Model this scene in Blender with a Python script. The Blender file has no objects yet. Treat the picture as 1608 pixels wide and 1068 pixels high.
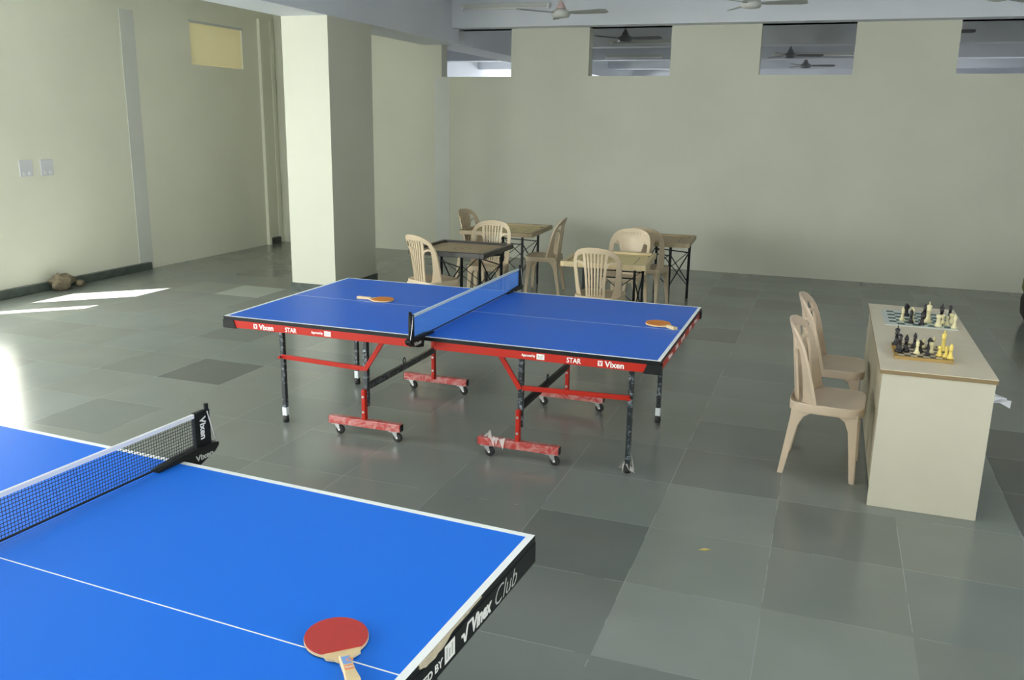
import bpy, bmesh, math, random
from mathutils import Vector, Matrix
R = math.radians
random.seed(7)
scene = bpy.context.scene
col = scene.collection

# ------------------------------------------------------------------ materials
def nodes(name):
    m = bpy.data.materials.new(name); m.use_nodes = True
    nt = m.node_tree
    return m, nt, nt.nodes['Principled BSDF']

def mat(name, c, rough=.5, metal=0., spec=.5, noise=0., nscale=8., bump=0., bscale=60., alpha=1., coat=0., sub=0.):
    m, nt, b = nodes(name)
    b.inputs['Base Color'].default_value = (*c, 1)
    b.inputs['Roughness'].default_value = rough
    b.inputs['Metallic'].default_value = metal
    b.inputs['Specular IOR Level'].default_value = spec
    b.inputs['Coat Weight'].default_value = coat
    b.inputs['Alpha'].default_value = alpha
    if noise or bump:
        tc = nt.nodes.new('ShaderNodeTexCoord')
    if noise:
        n = nt.nodes.new('ShaderNodeTexNoise'); n.inputs['Scale'].default_value = nscale; n.inputs['Detail'].default_value = 5
        nt.links.new(tc.outputs['Object'], n.inputs['Vector'])
        r = nt.nodes.new('ShaderNodeMapRange')
        r.inputs['From Min'].default_value = .25; r.inputs['From Max'].default_value = .75
        r.inputs['To Min'].default_value = 1 - noise; r.inputs['To Max'].default_value = 1 + noise
        nt.links.new(n.outputs['Fac'], r.inputs['Value'])
        mx = nt.nodes.new('ShaderNodeVectorMath'); mx.operation = 'SCALE'
        mx.inputs[0].default_value = c
        nt.links.new(r.outputs['Result'], mx.inputs['Scale'])
        nt.links.new(mx.outputs['Vector'], b.inputs['Base Color'])
    if bump:
        n2 = nt.nodes.new('ShaderNodeTexNoise'); n2.inputs['Scale'].default_value = bscale; n2.inputs['Detail'].default_value = 4
        nt.links.new(tc.outputs['Object'], n2.inputs['Vector'])
        bp = nt.nodes.new('ShaderNodeBump'); bp.inputs['Strength'].default_value = bump; bp.inputs['Distance'].default_value = .01
        nt.links.new(n2.outputs['Fac'], bp.inputs['Height'])
        nt.links.new(bp.outputs['Normal'], b.inputs['Normal'])
    return m

def math_node(nt, op, a, b=None, c=None):
    n = nt.nodes.new('ShaderNodeMath'); n.operation = op
    for i, v in enumerate((a, b, c)):
        if v is None: continue
        if hasattr(v, 'links'): nt.links.new(v, n.inputs[i])
        else: n.inputs[i].default_value = v
    return n.outputs[0]

def mix_col(nt, fac, a, b):
    n = nt.nodes.new('ShaderNodeMix'); n.data_type = 'RGBA'
    nt.links.new(fac, n.inputs[0])
    for i, v in ((6, a), (7, b)):
        if hasattr(v, 'links'): nt.links.new(v, n.inputs[i])
        else: n.inputs[i].default_value = (*v, 1)
    return n.outputs[2]

def obj_xyz(nt):
    tc = nt.nodes.new('ShaderNodeTexCoord'); s = nt.nodes.new('ShaderNodeSeparateXYZ')
    nt.links.new(tc.outputs['Object'], s.inputs[0])
    return s.outputs

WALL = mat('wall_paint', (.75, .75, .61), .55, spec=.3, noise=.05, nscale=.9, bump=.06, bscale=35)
WALL_DARKER = mat('wall_paint_darkened', (.66, .665, .56), .55, spec=.3, noise=.05, nscale=.9, bump=.06, bscale=35)  # wall paint darkened to take excess light off the back wall and column
WALL_LIGHTER = mat('wall_paint_lightened', (.82, .815, .69), .55, spec=.3, noise=.05, nscale=.9, bump=.06, bscale=35)  # wall paint lightened to make up for light missing on the left wall
CEILP = mat('ceiling_paint', (.82, .83, .84), .7, noise=.05, nscale=1.2)
BEAMP = mat('beam_paint', (.74, .765, .83), .7, noise=.04, nscale=1.0)
BAND = mat('plaster_band', (.665, .68, .635), .6, noise=.06, nscale=2)
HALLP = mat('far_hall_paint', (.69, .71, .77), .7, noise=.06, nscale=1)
SKIRT = mat('slate_skirting', (.075, .095, .085), .35, noise=.3, nscale=12)
DARKSK = mat('dark_skirting', (.035, .037, .034), .35)
FRAMEW = mat('window_frame_paint', (.6, .62, .6), .5)
YBOARD = mat('yellow_board', (.92, .81, .44), .6, noise=.08, nscale=3)
WHITEP = mat('white_plastic', (.8, .8, .82), .4)
PLATE = mat('switch_plate_plastic', (.70, .70, .74), .45)
BLACK = mat('black_paint', (.008, .010, .011), .42, spec=.25)
BLACKPL = mat('black_plastic', (.010, .012, .012), .5, spec=.25)
RED = mat('red_enamel', (.46, .024, .014), .38, spec=.3)
METAL = mat('zinc_metal', (.42, .42, .42), .4, metal=.6)
RUBBER = mat('black_rubber', (.02, .02, .02), .7)
SLEEVE = mat('white_sleeve', (.75, .8, .82), .45)
LETTER = mat('white_lettering', (.85, .85, .83), .5)
GREYLET = mat('grey_lettering', (.5, .52, .5), .5)
CHAIR = mat('beige_plastic', (.63, .505, .385), .38, spec=.45, noise=.04, nscale=4)
CHAIRD = mat('tan_plastic', (.60, .49, .34), .4, spec=.45, noise=.05, nscale=4)
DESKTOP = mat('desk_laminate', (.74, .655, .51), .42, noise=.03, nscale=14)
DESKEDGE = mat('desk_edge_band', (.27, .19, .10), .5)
DESKSHADE = mat('desk_front_shaded', (.46, .415, .30), .5, noise=.05, nscale=5)  # tan darkened so the panel's dimmer light sits in its colour
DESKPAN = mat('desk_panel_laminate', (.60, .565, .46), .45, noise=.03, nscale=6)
PAPER = mat('white_paper', (.78, .78, .82), .6)
WOODF = mat('blond_wood', (.78, .60, .34), .45, noise=.08, nscale=30)
REDR = mat('red_rubber', (.50, .04, .035), .6, noise=.05, nscale=90)
ORANGER = mat('orange_rubber', (.68, .22, .02), .55, noise=.05, nscale=60)
DARKEDGE = mat('dark_edge', (.06, .03, .02), .6)
STICKB = mat('blue_sticker', (.22, .38, .75), .5)
STICKO = mat('orange_sticker', (.9, .32, .12), .5)
BPIECE = mat('black_chess', (.014, .011, .013), .3)
WPIECE = mat('cream_chess', (.78, .70, .42), .35)
YPIECE = mat('yellow_chess', (.85, .66, .16), .35)
CWOOD = mat('carrom_ply', (.62, .50, .29), .5, noise=.08, nscale=6)
CDARK = mat('carrom_dark_frame', (.035, .03, .027), .35)
CPALE = mat('carrom_pale_frame', (.42, .33, .2), .45, noise=.1, nscale=9)
FANW = mat('fan_white', (.62, .63, .60), .4)
FANB = mat('fan_blade_grey', (.36, .38, .37), .45)
FANP = mat('fan_pink_cap', (.62, .46, .45), .5)
FANDK = mat('fan_dark', (.13, .13, .14), .5)
TUBE = mat('unlit_tube', (.85, .86, .86), .35)
STONE = mat('brown_stone', (.20, .165, .11), .85, noise=.35, nscale=18, bump=.5, bscale=40)
OLIVE = mat('olive_canvas', (.12, .115, .03), .8)
DKSACK = mat('dark_canvas', (.035, .033, .03), .85)
LEAFY = mat('dry_leaf', (.55, .45, .15), .7)
CHIPT = mat('bare_chipboard', (.52, .45, .33), .85, noise=.15, nscale=60)
WRAP = mat('torn_plastic_wrap', (.72, .68, .66), .35, alpha=.55)
LACE = mat('white_cord', (.8, .8, .8), .6)
THREADK = mat('black_thread', (.012, .016, .02), .7)
THREADB = mat('blue_thread', (.045, .20, .62), .6)
TAPE = mat('white_tape', (.78, .79, .82), .7)
TAPEG = mat('pale_tape', (.62, .72, .74), .7)

def sheet_mat(name, c, through):
    m, nt, b = nodes(name)
    b.inputs['Base Color'].default_value = (*c, 1); b.inputs['Roughness'].default_value = .6
    t = nt.nodes.new('ShaderNodeBsdfTranslucent'); t.inputs['Color'].default_value = (*c, 1)
    mx = nt.nodes.new('ShaderNodeMixShader'); mx.inputs[0].default_value = through
    nt.links.new(b.outputs[0], mx.inputs[1]); nt.links.new(t.outputs[0], mx.inputs[2])
    nt.links.new(mx.outputs[0], nt.nodes['Material Output'].inputs['Surface'])
    return m
YSHEET = sheet_mat('yellow_translucent_sheet', (.90, .85, .62), .06)

def blue_top(name, blue, rough, edge=.02, center=.0018):
    m, nt, b = nodes(name)
    x, y, z = obj_xyz(nt)
    ax = math_node(nt, 'ABSOLUTE', x); ay = math_node(nt, 'ABSOLUTE', y)
    e1 = math_node(nt, 'GREATER_THAN', ax, 1.37 - edge); e2 = math_node(nt, 'GREATER_THAN', ay, .7625 - edge)
    e3 = math_node(nt, 'LESS_THAN', ay, center)
    f = math_node(nt, 'MAXIMUM', math_node(nt, 'MAXIMUM', e1, e2), e3)
    nt.links.new(mix_col(nt, f, blue, (.93, .95, .96)), b.inputs['Base Color'])
    b.inputs['Roughness'].default_value = rough
    b.inputs['Specular IOR Level'].default_value = .13
    return m
BLUE1 = blue_top('blue_playing_surface', (.020, .142, .69), .36, center=.0025)
BLUE2 = blue_top('bright_blue_playing_surface', (.016, .185, .85), .42, edge=.022, center=.0022)

def wrapped(name, c, wrap, amount, scale):
    m, nt, b = nodes(name)
    tc = nt.nodes.new('ShaderNodeTexCoord')
    n = nt.nodes.new('ShaderNodeTexNoise'); n.inputs['Scale'].default_value = scale; n.inputs['Detail'].default_value = 6
    n.inputs['Distortion'].default_value = 1.5
    nt.links.new(tc.outputs['Object'], n.inputs['Vector'])
    r = nt.nodes.new('ShaderNodeMapRange'); r.inputs['From Min'].default_value = .5 - amount; r.inputs['From Max'].default_value = .72
    nt.links.new(n.outputs['Fac'], r.inputs['Value'])
    nt.links.new(mix_col(nt, r.outputs['Result'], c, wrap), b.inputs['Base Color'])
    b.inputs['Roughness'].default_value = .3
    return m
REDWRAP = wrapped('film_wrapped_red', (.42, .045, .04), (.58, .32, .30), .08, 14)
BLACKWRAP = wrapped('film_wrapped_black', (.02, .024, .028), (.32, .37, .42), -.03, 22)

def chess_mat(name, n_x, n_y, sx, sy, dark, light, border):
    m, nt, b = nodes(name)
    x, y, z = obj_xyz(nt)
    u = math_node(nt, 'MULTIPLY_ADD', x, n_x / sx, 100.0)
    v = math_node(nt, 'MULTIPLY_ADD', y, n_y / sy, 100.0)
    s = math_node(nt, 'ADD', math_node(nt, 'FLOOR', u), math_node(nt, 'FLOOR', v))
    chk = math_node(nt, 'MODULO', s, 2.0)
    bx = math_node(nt, 'GREATER_THAN', math_node(nt, 'ABSOLUTE', x), sx / 2)
    by = math_node(nt, 'GREATER_THAN', math_node(nt, 'ABSOLUTE', y), sy / 2)
    c1 = mix_col(nt, chk, light, dark)
    nt.links.new(mix_col(nt, math_node(nt, 'MAXIMUM', bx, by), c1, border), b.inputs['Base Color'])
    b.inputs['Roughness'].default_value = .4
    return m
CHESS_N = chess_mat('brown_checker', 8, 8, .25, .30, (.10, .06, .03), (.62, .56, .42), (.42, .27, .08))
CHESS_F = chess_mat('green_checker', 8, 8, .36, .44, (.03, .085, .075), (.70, .78, .74), (.66, .70, .66))

def carrom_mat(name, wood):
    m, nt, b = nodes(name)
    x, y, z = obj_xyz(nt)
    r = math_node(nt, 'SQRT', math_node(nt, 'ADD', math_node(nt, 'MULTIPLY', x, x), math_node(nt, 'MULTIPLY', y, y)))
    ring = math_node(nt, 'LESS_THAN', math_node(nt, 'ABSOLUTE', math_node(nt, 'SUBTRACT', r, .085)), .004)
    dot = math_node(nt, 'LESS_THAN', r, .018)
    ax = math_node(nt, 'ABSOLUTE', x); ay = math_node(nt, 'ABSOLUTE', y)
    mx = math_node(nt, 'MAXIMUM', ax, ay); mn = math_node(nt, 'MINIMUM', ax, ay)
    ln = math_node(nt, 'LESS_THAN', math_node(nt, 'ABSOLUTE', math_node(nt, 'SUBTRACT', mx, .262)), .003)
    ln = math_node(nt, 'MULTIPLY', ln, math_node(nt, 'LESS_THAN', mn, .22))
    px = math_node(nt, 'SUBTRACT', ax, .345); py = math_node(nt, 'SUBTRACT', ay, .345)
    pk = math_node(nt, 'LESS_THAN', math_node(nt, 'ADD', math_node(nt, 'MULTIPLY', px, px), math_node(nt, 'MULTIPLY', py, py)), .0007)
    base = mix_col(nt, math_node(nt, 'MAXIMUM', ring, ln), wood, (.07, .05, .04))
    base = mix_col(nt, dot, base, (.45, .10, .05))
    nt.links.new(mix_col(nt, pk, base, (.02, .02, .02)), b.inputs['Base Color'])
    b.inputs['Roughness'].default_value = .5; b.inputs['Specular IOR Level'].default_value = .3
    return m
CARROM_Y = carrom_mat('carrom_yellow_ply', (.74, .61, .31))
CARROM_B = carrom_mat('carrom_brown_ply', (.44, .34, .21))

# floor: polished stone tiles; tile tones sit in a face attribute, some with the desk's shade put in
TILE, TX0, TY0 = .585, 1.43, -.55
def floor_mat():
    m, nt, b = nodes('polished_stone_tiles')
    at = nt.nodes.new('ShaderNodeAttribute'); at.attribute_name = 'tone'
    x, y, z = obj_xyz(nt)
    def line(c, o):
        t = math_node(nt, 'FRACT', math_node(nt, 'MULTIPLY_ADD', c, 1 / TILE, 50 - o / TILE + .5))
        return math_node(nt, 'LESS_THAN', math_node(nt, 'ABSOLUTE', math_node(nt, 'SUBTRACT', t, .5)), .0030)
    g = math_node(nt, 'MAXIMUM', line(x, TX0), line(y, TY0))
    tc = nt.nodes.new('ShaderNodeTexCoord')
    n = nt.nodes.new('ShaderNodeTexNoise'); n.inputs['Scale'].default_value = 1.7; n.inputs['Detail'].default_value = 7
    nt.links.new(tc.outputs['Object'], n.inputs['Vector'])
    n2 = nt.nodes.new('ShaderNodeTexNoise'); n2.inputs['Scale'].default_value = 3.0; n2.inputs['Detail'].default_value = 3
    nt.links.new(tc.outputs['Object'], n2.inputs['Vector'])
    gap = math_node(nt, 'MULTIPLY', g, math_node(nt, 'GREATER_THAN', n2.outputs['Fac'], .47))
    r = nt.nodes.new('ShaderNodeMapRange'); r.inputs['From Min'].default_value = .3; r.inputs['From Max'].default_value = .7
    r.inputs['To Min'].default_value = .94; r.inputs['To Max'].default_value = 1.06
    nt.links.new(n.outputs['Fac'], r.inputs['Value'])
    sc = nt.nodes.new('ShaderNodeVectorMath'); sc.operation = 'SCALE'
    nt.links.new(at.outputs['Color'], sc.inputs[0]); nt.links.new(r.outputs['Result'], sc.inputs['Scale'])
    base = mix_col(nt, gap, sc.outputs['Vector'], (.30, .325, .30))
    nt.links.new(base, b.inputs['Base Color'])
    r2 = nt.nodes.new('ShaderNodeMapRange'); r2.inputs['From Min'].default_value = .3; r2.inputs['From Max'].default_value = .7
    r2.inputs['To Min'].default_value = .19; r2.inputs['To Max'].default_value = .24
    nt.links.new(n2.outputs['Fac'], r2.inputs['Value'])
    b.inputs['Roughness'].default_value = .205
    b.inputs['Specular IOR Level'].default_value = .55
    return m
FLOOR = floor_mat()

# ------------------------------------------------------------------ mesh helpers
def M(loc=(0, 0, 0), rot=(0, 0, 0)):
    from mathutils import Euler
    return Matrix.Translation(Vector(loc)) @ Euler(rot).to_matrix().to_4x4()

def box(bm, c, s, mtx=None, mi=0, bevel=0):
    x, y, z = (v / 2 for v in s)
    vs = [bm.verts.new(Vector((c[0] + a * x, c[1] + b * y, c[2] + d * z))) for a in (-1, 1) for b in (-1, 1) for d in (-1, 1)]
    fs = [(0, 1, 3, 2), (4, 6, 7, 5), (0, 4, 5, 1), (2, 3, 7, 6), (0, 2, 6, 4), (1, 5, 7, 3)]
    faces = [bm.faces.new([vs[i] for i in f]) for f in fs]
    for f in faces: f.material_index = mi
    if bevel:
        es = list({e for f in faces for e in f.edges})
        res = bmesh.ops.bevel(bm, geom=es, offset=bevel, segments=2, affect='EDGES', profile=.5)
        vs = list({v for f in res['faces'] for v in f.verts} | {v for v in vs if v.is_valid})
    if mtx is not None:
        for v in vs: v.co = mtx @ v.co
    return vs

def span(bm, x0, x1, y0, y1, z0, z1, mi=0, bevel=0, mtx=None):
    return box(bm, ((x0 + x1) / 2, (y0 + y1) / 2, (z0 + z1) / 2), (x1 - x0, y1 - y0, z1 - z0), mtx, mi, bevel)

def bar(bm, p, q, w, h, up=(0, 0, 1), bevel=0, mi=0):
    """box-section bar from p to q"""
    p, q = Vector(p), Vector(q); d = q - p
    z = d.normalized(); u = Vector(up)
    if abs(z.dot(u)) > .95: u = Vector((1, 0, 0))
    x = u.cross(z).normalized(); y = z.cross(x)
    m = Matrix(((x.x, y.x, z.x, p.x), (x.y, y.y, z.y, p.y), (x.z, y.z, z.z, p.z), (0, 0, 0, 1)))
    return box(bm, (0, 0, d.length / 2), (w, h, d.length), m, mi, bevel)

def tube(bm, pts, r, n=10, mi=0, cap=True):
    pts = [Vector(p) for p in pts]; rings = []
    rs = r if isinstance(r, (list, tuple)) else [r] * len(pts)
    ref = None
    for i, p in enumerate(pts):
        t = (pts[min(i + 1, len(pts) - 1)] - pts[max(i - 1, 0)]).normalized()
        if ref is None:
            ref = Vector((0, 0, 1)) if abs(t.z) < .9 else Vector((1, 0, 0))
        x = ref.cross(t).normalized(); y = t.cross(x); ref = y if abs(y.dot(t)) < .5 else ref
        rings.append([bm.verts.new(p + rs[i] * (math.cos(2 * math.pi * k / n) * x + math.sin(2 * math.pi * k / n) * y)) for k in range(n)])
    for a, b in zip(rings, rings[1:]):
        for k in range(n):
            f = bm.faces.new((a[k], a[(k + 1) % n], b[(k + 1) % n], b[k])); f.smooth = True; f.material_index = mi
    if cap:
        bm.faces.new(list(reversed(rings[0]))).material_index = mi; bm.faces.new(rings[-1]).material_index = mi

def lathe(bm, prof, n=16, loc=(0, 0, 0), mi=0):
    rings = []
    for r, z in prof:
        rings.append([bm.verts.new((loc[0] + r * math.cos(2 * math.pi * k / n), loc[1] + r * math.sin(2 * math.pi * k / n), loc[2] + z)) for k in range(n)])
    for a, b in zip(rings, rings[1:]):
        for k in range(n):
            f = bm.faces.new((a[k], a[(k + 1) % n], b[(k + 1) % n], b[k])); f.smooth = True; f.material_index = mi
    bm.faces.new(list(reversed(rings[0]))).material_index = mi
    bm.faces.new(rings[-1]).material_index = mi

def prism(bm, poly, h0, h1, mtx=None, mi=0):
    """2-D polygon (x,y) extruded from z=h0 to h1"""
    a = [bm.verts.new((x, y, h0)) for x, y in poly]; b = [bm.verts.new((x, y, h1)) for x, y in poly]
    n = len(poly)
    fs = [bm.faces.new(list(reversed(a))), bm.faces.new(b)] + [bm.faces.new((a[k], a[(k + 1) % n], b[(k + 1) % n], b[k])) for k in range(n)]
    for f in fs: f.material_index = mi
    if mtx is not None:
        for v in a + b: v.co = mtx @ v.co
    return fs

def obj(name, bm, mats, parent=None, loc=None, smooth=None):
    bmesh.ops.recalc_face_normals(bm, faces=bm.faces[:])
    me = bpy.data.meshes.new(name); bm.to_mesh(me); bm.free()
    for m in (mats if isinstance(mats, (list, tuple)) else [mats]): me.materials.append(m)
    o = bpy.data.objects.new(name, me); col.objects.link(o)
    if parent is not None: o.parent = parent
    if loc is not None: o.location = loc
    if smooth is not None:
        for p in me.polygons: p.use_smooth = smooth
    return o

def B(): return bmesh.new()

def thing(name, label, cat, loc=(0, 0, 0), rz=0, group=None):
    o = bpy.data.objects.new(name, None); col.objects.link(o)
    o.empty_display_size = .1
    o.location = loc; o.rotation_euler = (0, 0, rz)
    o['label'] = label; o['category'] = cat
    if group: o['group'] = group
    return o

def tag(o, label, cat, group=None):
    o['label'] = label; o['category'] = cat
    if group: o['group'] = group
    return o

def struct(name, bm, mats, parent=None, label=None):
    o = obj(name, bm, mats, parent)
    if parent is None: o['kind'] = 'structure'
    if label: o['label'] = label
    return o

def dup(root, loc, rz, label=None, group=None):
    r = root.copy(); col.objects.link(r); r.location = loc; r.rotation_euler = (0, 0, rz)
    if label: r['label'] = label
    if group: r['group'] = group
    for ch in list(root.children):
        c = ch.copy(); col.objects.link(c); c.parent = r
        for g in ch.children:
            d = g.copy(); col.objects.link(d); d.parent = c
    return r

def words(body, size, m, parent, loc, rot, name='lettering', bold=0., shear=0., width=None, extrude=.0006):
    """lettering as a mesh; left edge and vertical centre at loc, width fitted"""
    cu = bpy.data.curves.new(name, 'FONT'); cu.body = body; cu.size = size; cu.offset = bold; cu.shear = shear
    cu.extrude = extrude; cu.align_y = 'CENTER'; cu.resolution_u = 3
    t = bpy.data.objects.new(name + '_tmp', cu); col.objects.link(t)
    bpy.context.view_layer.update()
    me = bpy.data.meshes.new_from_object(t.evaluated_get(bpy.context.evaluated_depsgraph_get()))
    bpy.data.objects.remove(t); bpy.data.curves.remove(cu)
    xs = [v.co.x for v in me.vertices]; ys = [v.co.y for v in me.vertices]
    sx = 1. if width is None else width / (max(xs) - min(xs))
    my = (max(ys) + min(ys)) / 2
    for v in me.vertices: v.co.x = (v.co.x - min(xs)) * sx; v.co.y -= my
    me.materials.clear(); me.materials.append(m)
    o = bpy.data.objects.new(name, me); col.objects.link(o); o.parent = parent
    o.location = loc; o.rotation_euler = rot
    return o

# ------------------------------------------------------------------ room shell
XL, XR, YB, YF, ZC = -6.28, 6.6, 7.1, -7.0, 3.75
YE = 19.0
# floor
bm = B()
lay = bm.loops.layers.float_color.new('tone')
i0, i1 = int((-8.2 - TX0) / TILE), int((8 - TX0) / TILE)
j0, j1 = int((-8.6 - TY0) / TILE), int((YE - TY0) / TILE) + 1
grid = {}
def gv(i, j):
    if (i, j) not in grid: grid[i, j] = bm.verts.new((TX0 + i * TILE, TY0 + j * TILE, 0))
    return grid[i, j]
def cell(x, y): return (math.floor((x - TX0) / TILE), math.floor((y - TY0) / TILE))
special = {cell(-4.13, 3.25): 1.75, cell(-2.15, .42): .58, cell(1.33, 3.2): .66, cell(3.4, -.3): .5, cell(3.4, .2): .5, cell(3.4, .9): .62,  # low tones right of the desk paint in its shade
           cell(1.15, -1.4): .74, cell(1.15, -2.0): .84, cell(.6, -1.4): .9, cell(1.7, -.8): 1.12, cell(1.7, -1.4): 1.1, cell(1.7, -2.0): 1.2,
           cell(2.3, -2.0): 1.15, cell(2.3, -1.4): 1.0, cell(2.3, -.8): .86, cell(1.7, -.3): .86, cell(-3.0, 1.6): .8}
for i in range(i0, i1):
    for j in range(j0, j1):
        f = bm.faces.new((gv(i, j), gv(i + 1, j), gv(i + 1, j + 1), gv(i, j + 1)))
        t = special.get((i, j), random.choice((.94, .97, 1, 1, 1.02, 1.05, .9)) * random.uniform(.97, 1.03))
        h = random.uniform(-.004, .004)
        for l in f.loops: l[lay] = ((.205 + h) * t, .226 * t, (.205 - h) * t, 1)
struct('floor', bm, FLOOR)

def wall_panels(bm, u0, u1, z0, z1, holes, place):
    """a wall as boxes round rectangular holes (ua,ub,za,zb); place(ua,ub,za,zb) adds one"""
    us = sorted({u0, u1, *[h[0] for h in holes], *[h[1] for h in holes]})
    for a, b in zip(us, us[1:]):
        hs = sorted([h for h in holes if h[0] <= a + 1e-6 and h[1] >= b - 1e-6], key=lambda h: h[2])
        z = z0
        for h in hs:
            if h[2] > z: place(a, b, z, h[2])
            z = h[3]
        if z < z1: place(a, b, z, z1)

# left wall with its windows (outside the frame, towards the camera) and the high yellow vent opening
LW = [(1.09, 1.845, .665, 2.0), (.37, .76, .665, 2.0), (-3.6, -1.9, .1, 3.0)]
bm = B()
wall_panels(bm, YF - .2, YB + .2, 0, ZC, LW + [(5.14, 6.28, 2.67, 3.22)], lambda a, b, c, d: span(bm, XL - .2, XL, a, b, c, d))
struct('wall_left', bm, WALL_LIGHTER)
bm = B(); span(bm, XL - .19, XL - .02, 5.15, 6.27, 2.68, 3.21)
wv = struct('window_1', bm, YSHEET, label='yellow translucent sheet closing the high opening in the left wall')
bm = B(); span(bm, XL - .02, XL + .012, 5.12, 6.30, 3.215, 3.245)
struct('window_ledge', bm, FRAMEW, wv)
for k, (a, b, c, d) in enumerate(LW):
    bm = B()
    w = .045
    for y in ([a + w / 2, b - w / 2] + ([(a + b) / 2] if b - a > 1 else [])): span(bm, XL - .12, XL - .07, y - w / 2, y + w / 2, c, d)
    for z in (c + w / 2, d - w / 2): span(bm, XL - .12, XL - .07, a, b, z - w / 2, z + w / 2)
    struct('window_%d' % (k + 2), bm, FRAMEW)
# narrow plaster bands where the frame columns meet the walls
bm = B(); span(bm, XL, XL + .005, 3.86, 4.10, 0, 3.24); struct('trim_1', bm, BAND)
bm = B(); span(bm, -3.53, -3.29, YB - .005, YB, 0, 2.595); struct('trim_2', bm, BAND)
bm = B(); span(bm, XL, XL + .05, 6.66, 6.72, 0, 3.42); span(bm, XL, XL + .02, 6.98, 7.03, 0, 3.42)
struct('trim_3', bm, WALL_LIGHTER)
bm = B(); span(bm, XL, XL + .06, YF, 4.02, 0, .095, bevel=.006); struct('baseboard_left', bm, SKIRT)
bm = B(); span(bm, XL, XL + .05, 6.722, 6.979, 0, .10, bevel=.006); struct('baseboard_corner', bm, DARKSK)

# back wall: solid to 2.6 m, then piers and openings to the hall behind
OPEN = [(-3.42, -2.335, 2.6, 3.25), (-1.195, -.065, 2.61, 3.25), (1.095, 2.24, 2.62, 3.25), (3.42, 4.6, 2.63, 3.25)]
bm = B()
wall_panels(bm, XL - .2, XR + .2, 0, ZC, OPEN, lambda a, b, c, d: span(bm, a, b, YB, YB + .2, c, d))
struct('wall_back', bm, WALL_DARKER)
bm = B()
RW_FILL = [(-6.8, -4.9, .9, 3.2), (-4.5, -2.5, 2.3, 3.3)]  # unseen openings added to throw fill light from the right
wall_panels(bm, YF - .2, YB + .2, 0, ZC, RW_FILL, lambda a, b, c, d: span(bm, XR, XR + .2, a, b, c, d))
struct('wall_right', bm, HALLP)
FW = [(-6.1, -4.2, 1.1, 2.95), (-4.0, -2.1, 1.1, 2.95)]
bm = B()
wall_panels(bm, XL - .2, XR + .2, 0, ZC, FW, lambda a, b, c, d: span(bm, a, b, YF - .2, YF, c, d))
struct('wall_front', bm, WALL)
bm = B(); span(bm, XL - .4, XR + .4, YF - .4, YE + .4, ZC, ZC + .2); struct('ceiling', bm, CEILP)
# beams
bm = B(); span(bm, -3.14, XR, YB - .26, YB + .2, 3.25, ZC); struct('ceiling_beam_back', bm, BEAMP)
bm = B()
span(bm, -3.72, -3.14, YF, YB, 3.05, ZC); span(bm, -3.72, -3.14, YB + .2, YE, 3.05, ZC)
struct('ceiling_beam_side', bm, BEAMP)
bm = B(); span(bm, -3.14, XR, 3.6, 3.95, 3.42, ZC); struct('ceiling_beam_middle', bm, BEAMP)
# column
bm = B(); span(bm, -3.72, -3.14, 3.5, 4.47, 0, 3.05); struct('column', bm, WALL_DARKER)
bm = B(); span(bm, -3.735, -3.125, 3.485, 4.485, 0, .10); struct('baseboard_column', bm, SKIRT)
# the hall behind
bm = B()
for y in (10.15, 13.2, 16.1): span(bm, XL - .2, XR, y, y + .35, 3.25, ZC)
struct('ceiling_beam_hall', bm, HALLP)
HW = [(-6.2, -4.0, 2.2, 3.12)]
bm = B()
wall_panels(bm, -9, XR + .2, 0, ZC, [(-8.6, -3.7, 2.0, 3.37)], lambda a, b, c, d: span(bm, a, b, YE, YE + .2, c, d))
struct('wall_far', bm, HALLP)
bm = B()
wall_panels(bm, YB + .2, YE, 0, ZC, [(13.9, 17.5, 1.0, 2.0)], lambda a, b, c, d: span(bm, XL - .4, XL - .2, a, b, c, d))
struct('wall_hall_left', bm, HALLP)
bm = B()
wall_panels(bm, YB + .2, YE, 0, ZC, [(12.5, 16, 1.0, 1.8)], lambda a, b, c, d: span(bm, XR, XR + .2, a, b, c, d))
struct('wall_hall_right', bm, HALLP)

# ------------------------------------------------------------------ small fittings on the walls
def switch_plate(y, label):
    t = thing('switch_plate', label, 'switch', (XL, y, 1.38), group='switch plates on the left wall')
    bm = B(); span(bm, 0, .012, -.085, .085, -.09, .09, bevel=.003); obj('plate', bm, PLATE, t)
    for k in (-1, 1):
        bm = B(); span(bm, .012, .018, k * .035 - .018, k * .035 + .018, -.075, -.035, bevel=.002); obj('rocker', bm, WHITEP, t)
switch_plate(2.27, 'pale switch plate on the left wall, the one nearer the frame edge')
switch_plate(2.55, 'pale switch plate on the left wall, the one nearer the corner')

bm = B()
bmesh.ops.create_icosphere(bm, subdivisions=3, radius=.5)
for v in bm.verts:
    n = v.co.normalized()
    k = 1 + .22 * math.sin(5 * n.x + 2 * n.y) * math.cos(4 * n.z + n.y * 3) + .1 * math.sin(9 * n.y + 4 * n.z)
    v.co = Vector((n.x * .10 * k, n.y * .16 * k, max(-.085, n.z * .10 * k)))
o = obj('stone', bm, STONE, loc=(-6.12, 2.44, .0845)); o.rotation_euler = (0, 0, .25)
tag(o, 'rough brown stone lying against the dark skirting of the left wall', 'stone')
bm = B()
bmesh.ops.create_icosphere(bm, subdivisions=2, radius=.5)
for v in bm.verts:
    n = v.co.normalized(); k = 1 + .2 * math.sin(6 * n.x + 3 * n.z)
    v.co = Vector((n.x * .05 * k, n.y * .06 * k, max(-.04, n.z * .045 * k)))
o = obj('stone_chip', bm, STONE, loc=(-6.10, 2.68, .04))
tag(o, 'small stone chip beside the big brown stone at the left wall', 'stone')

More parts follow.
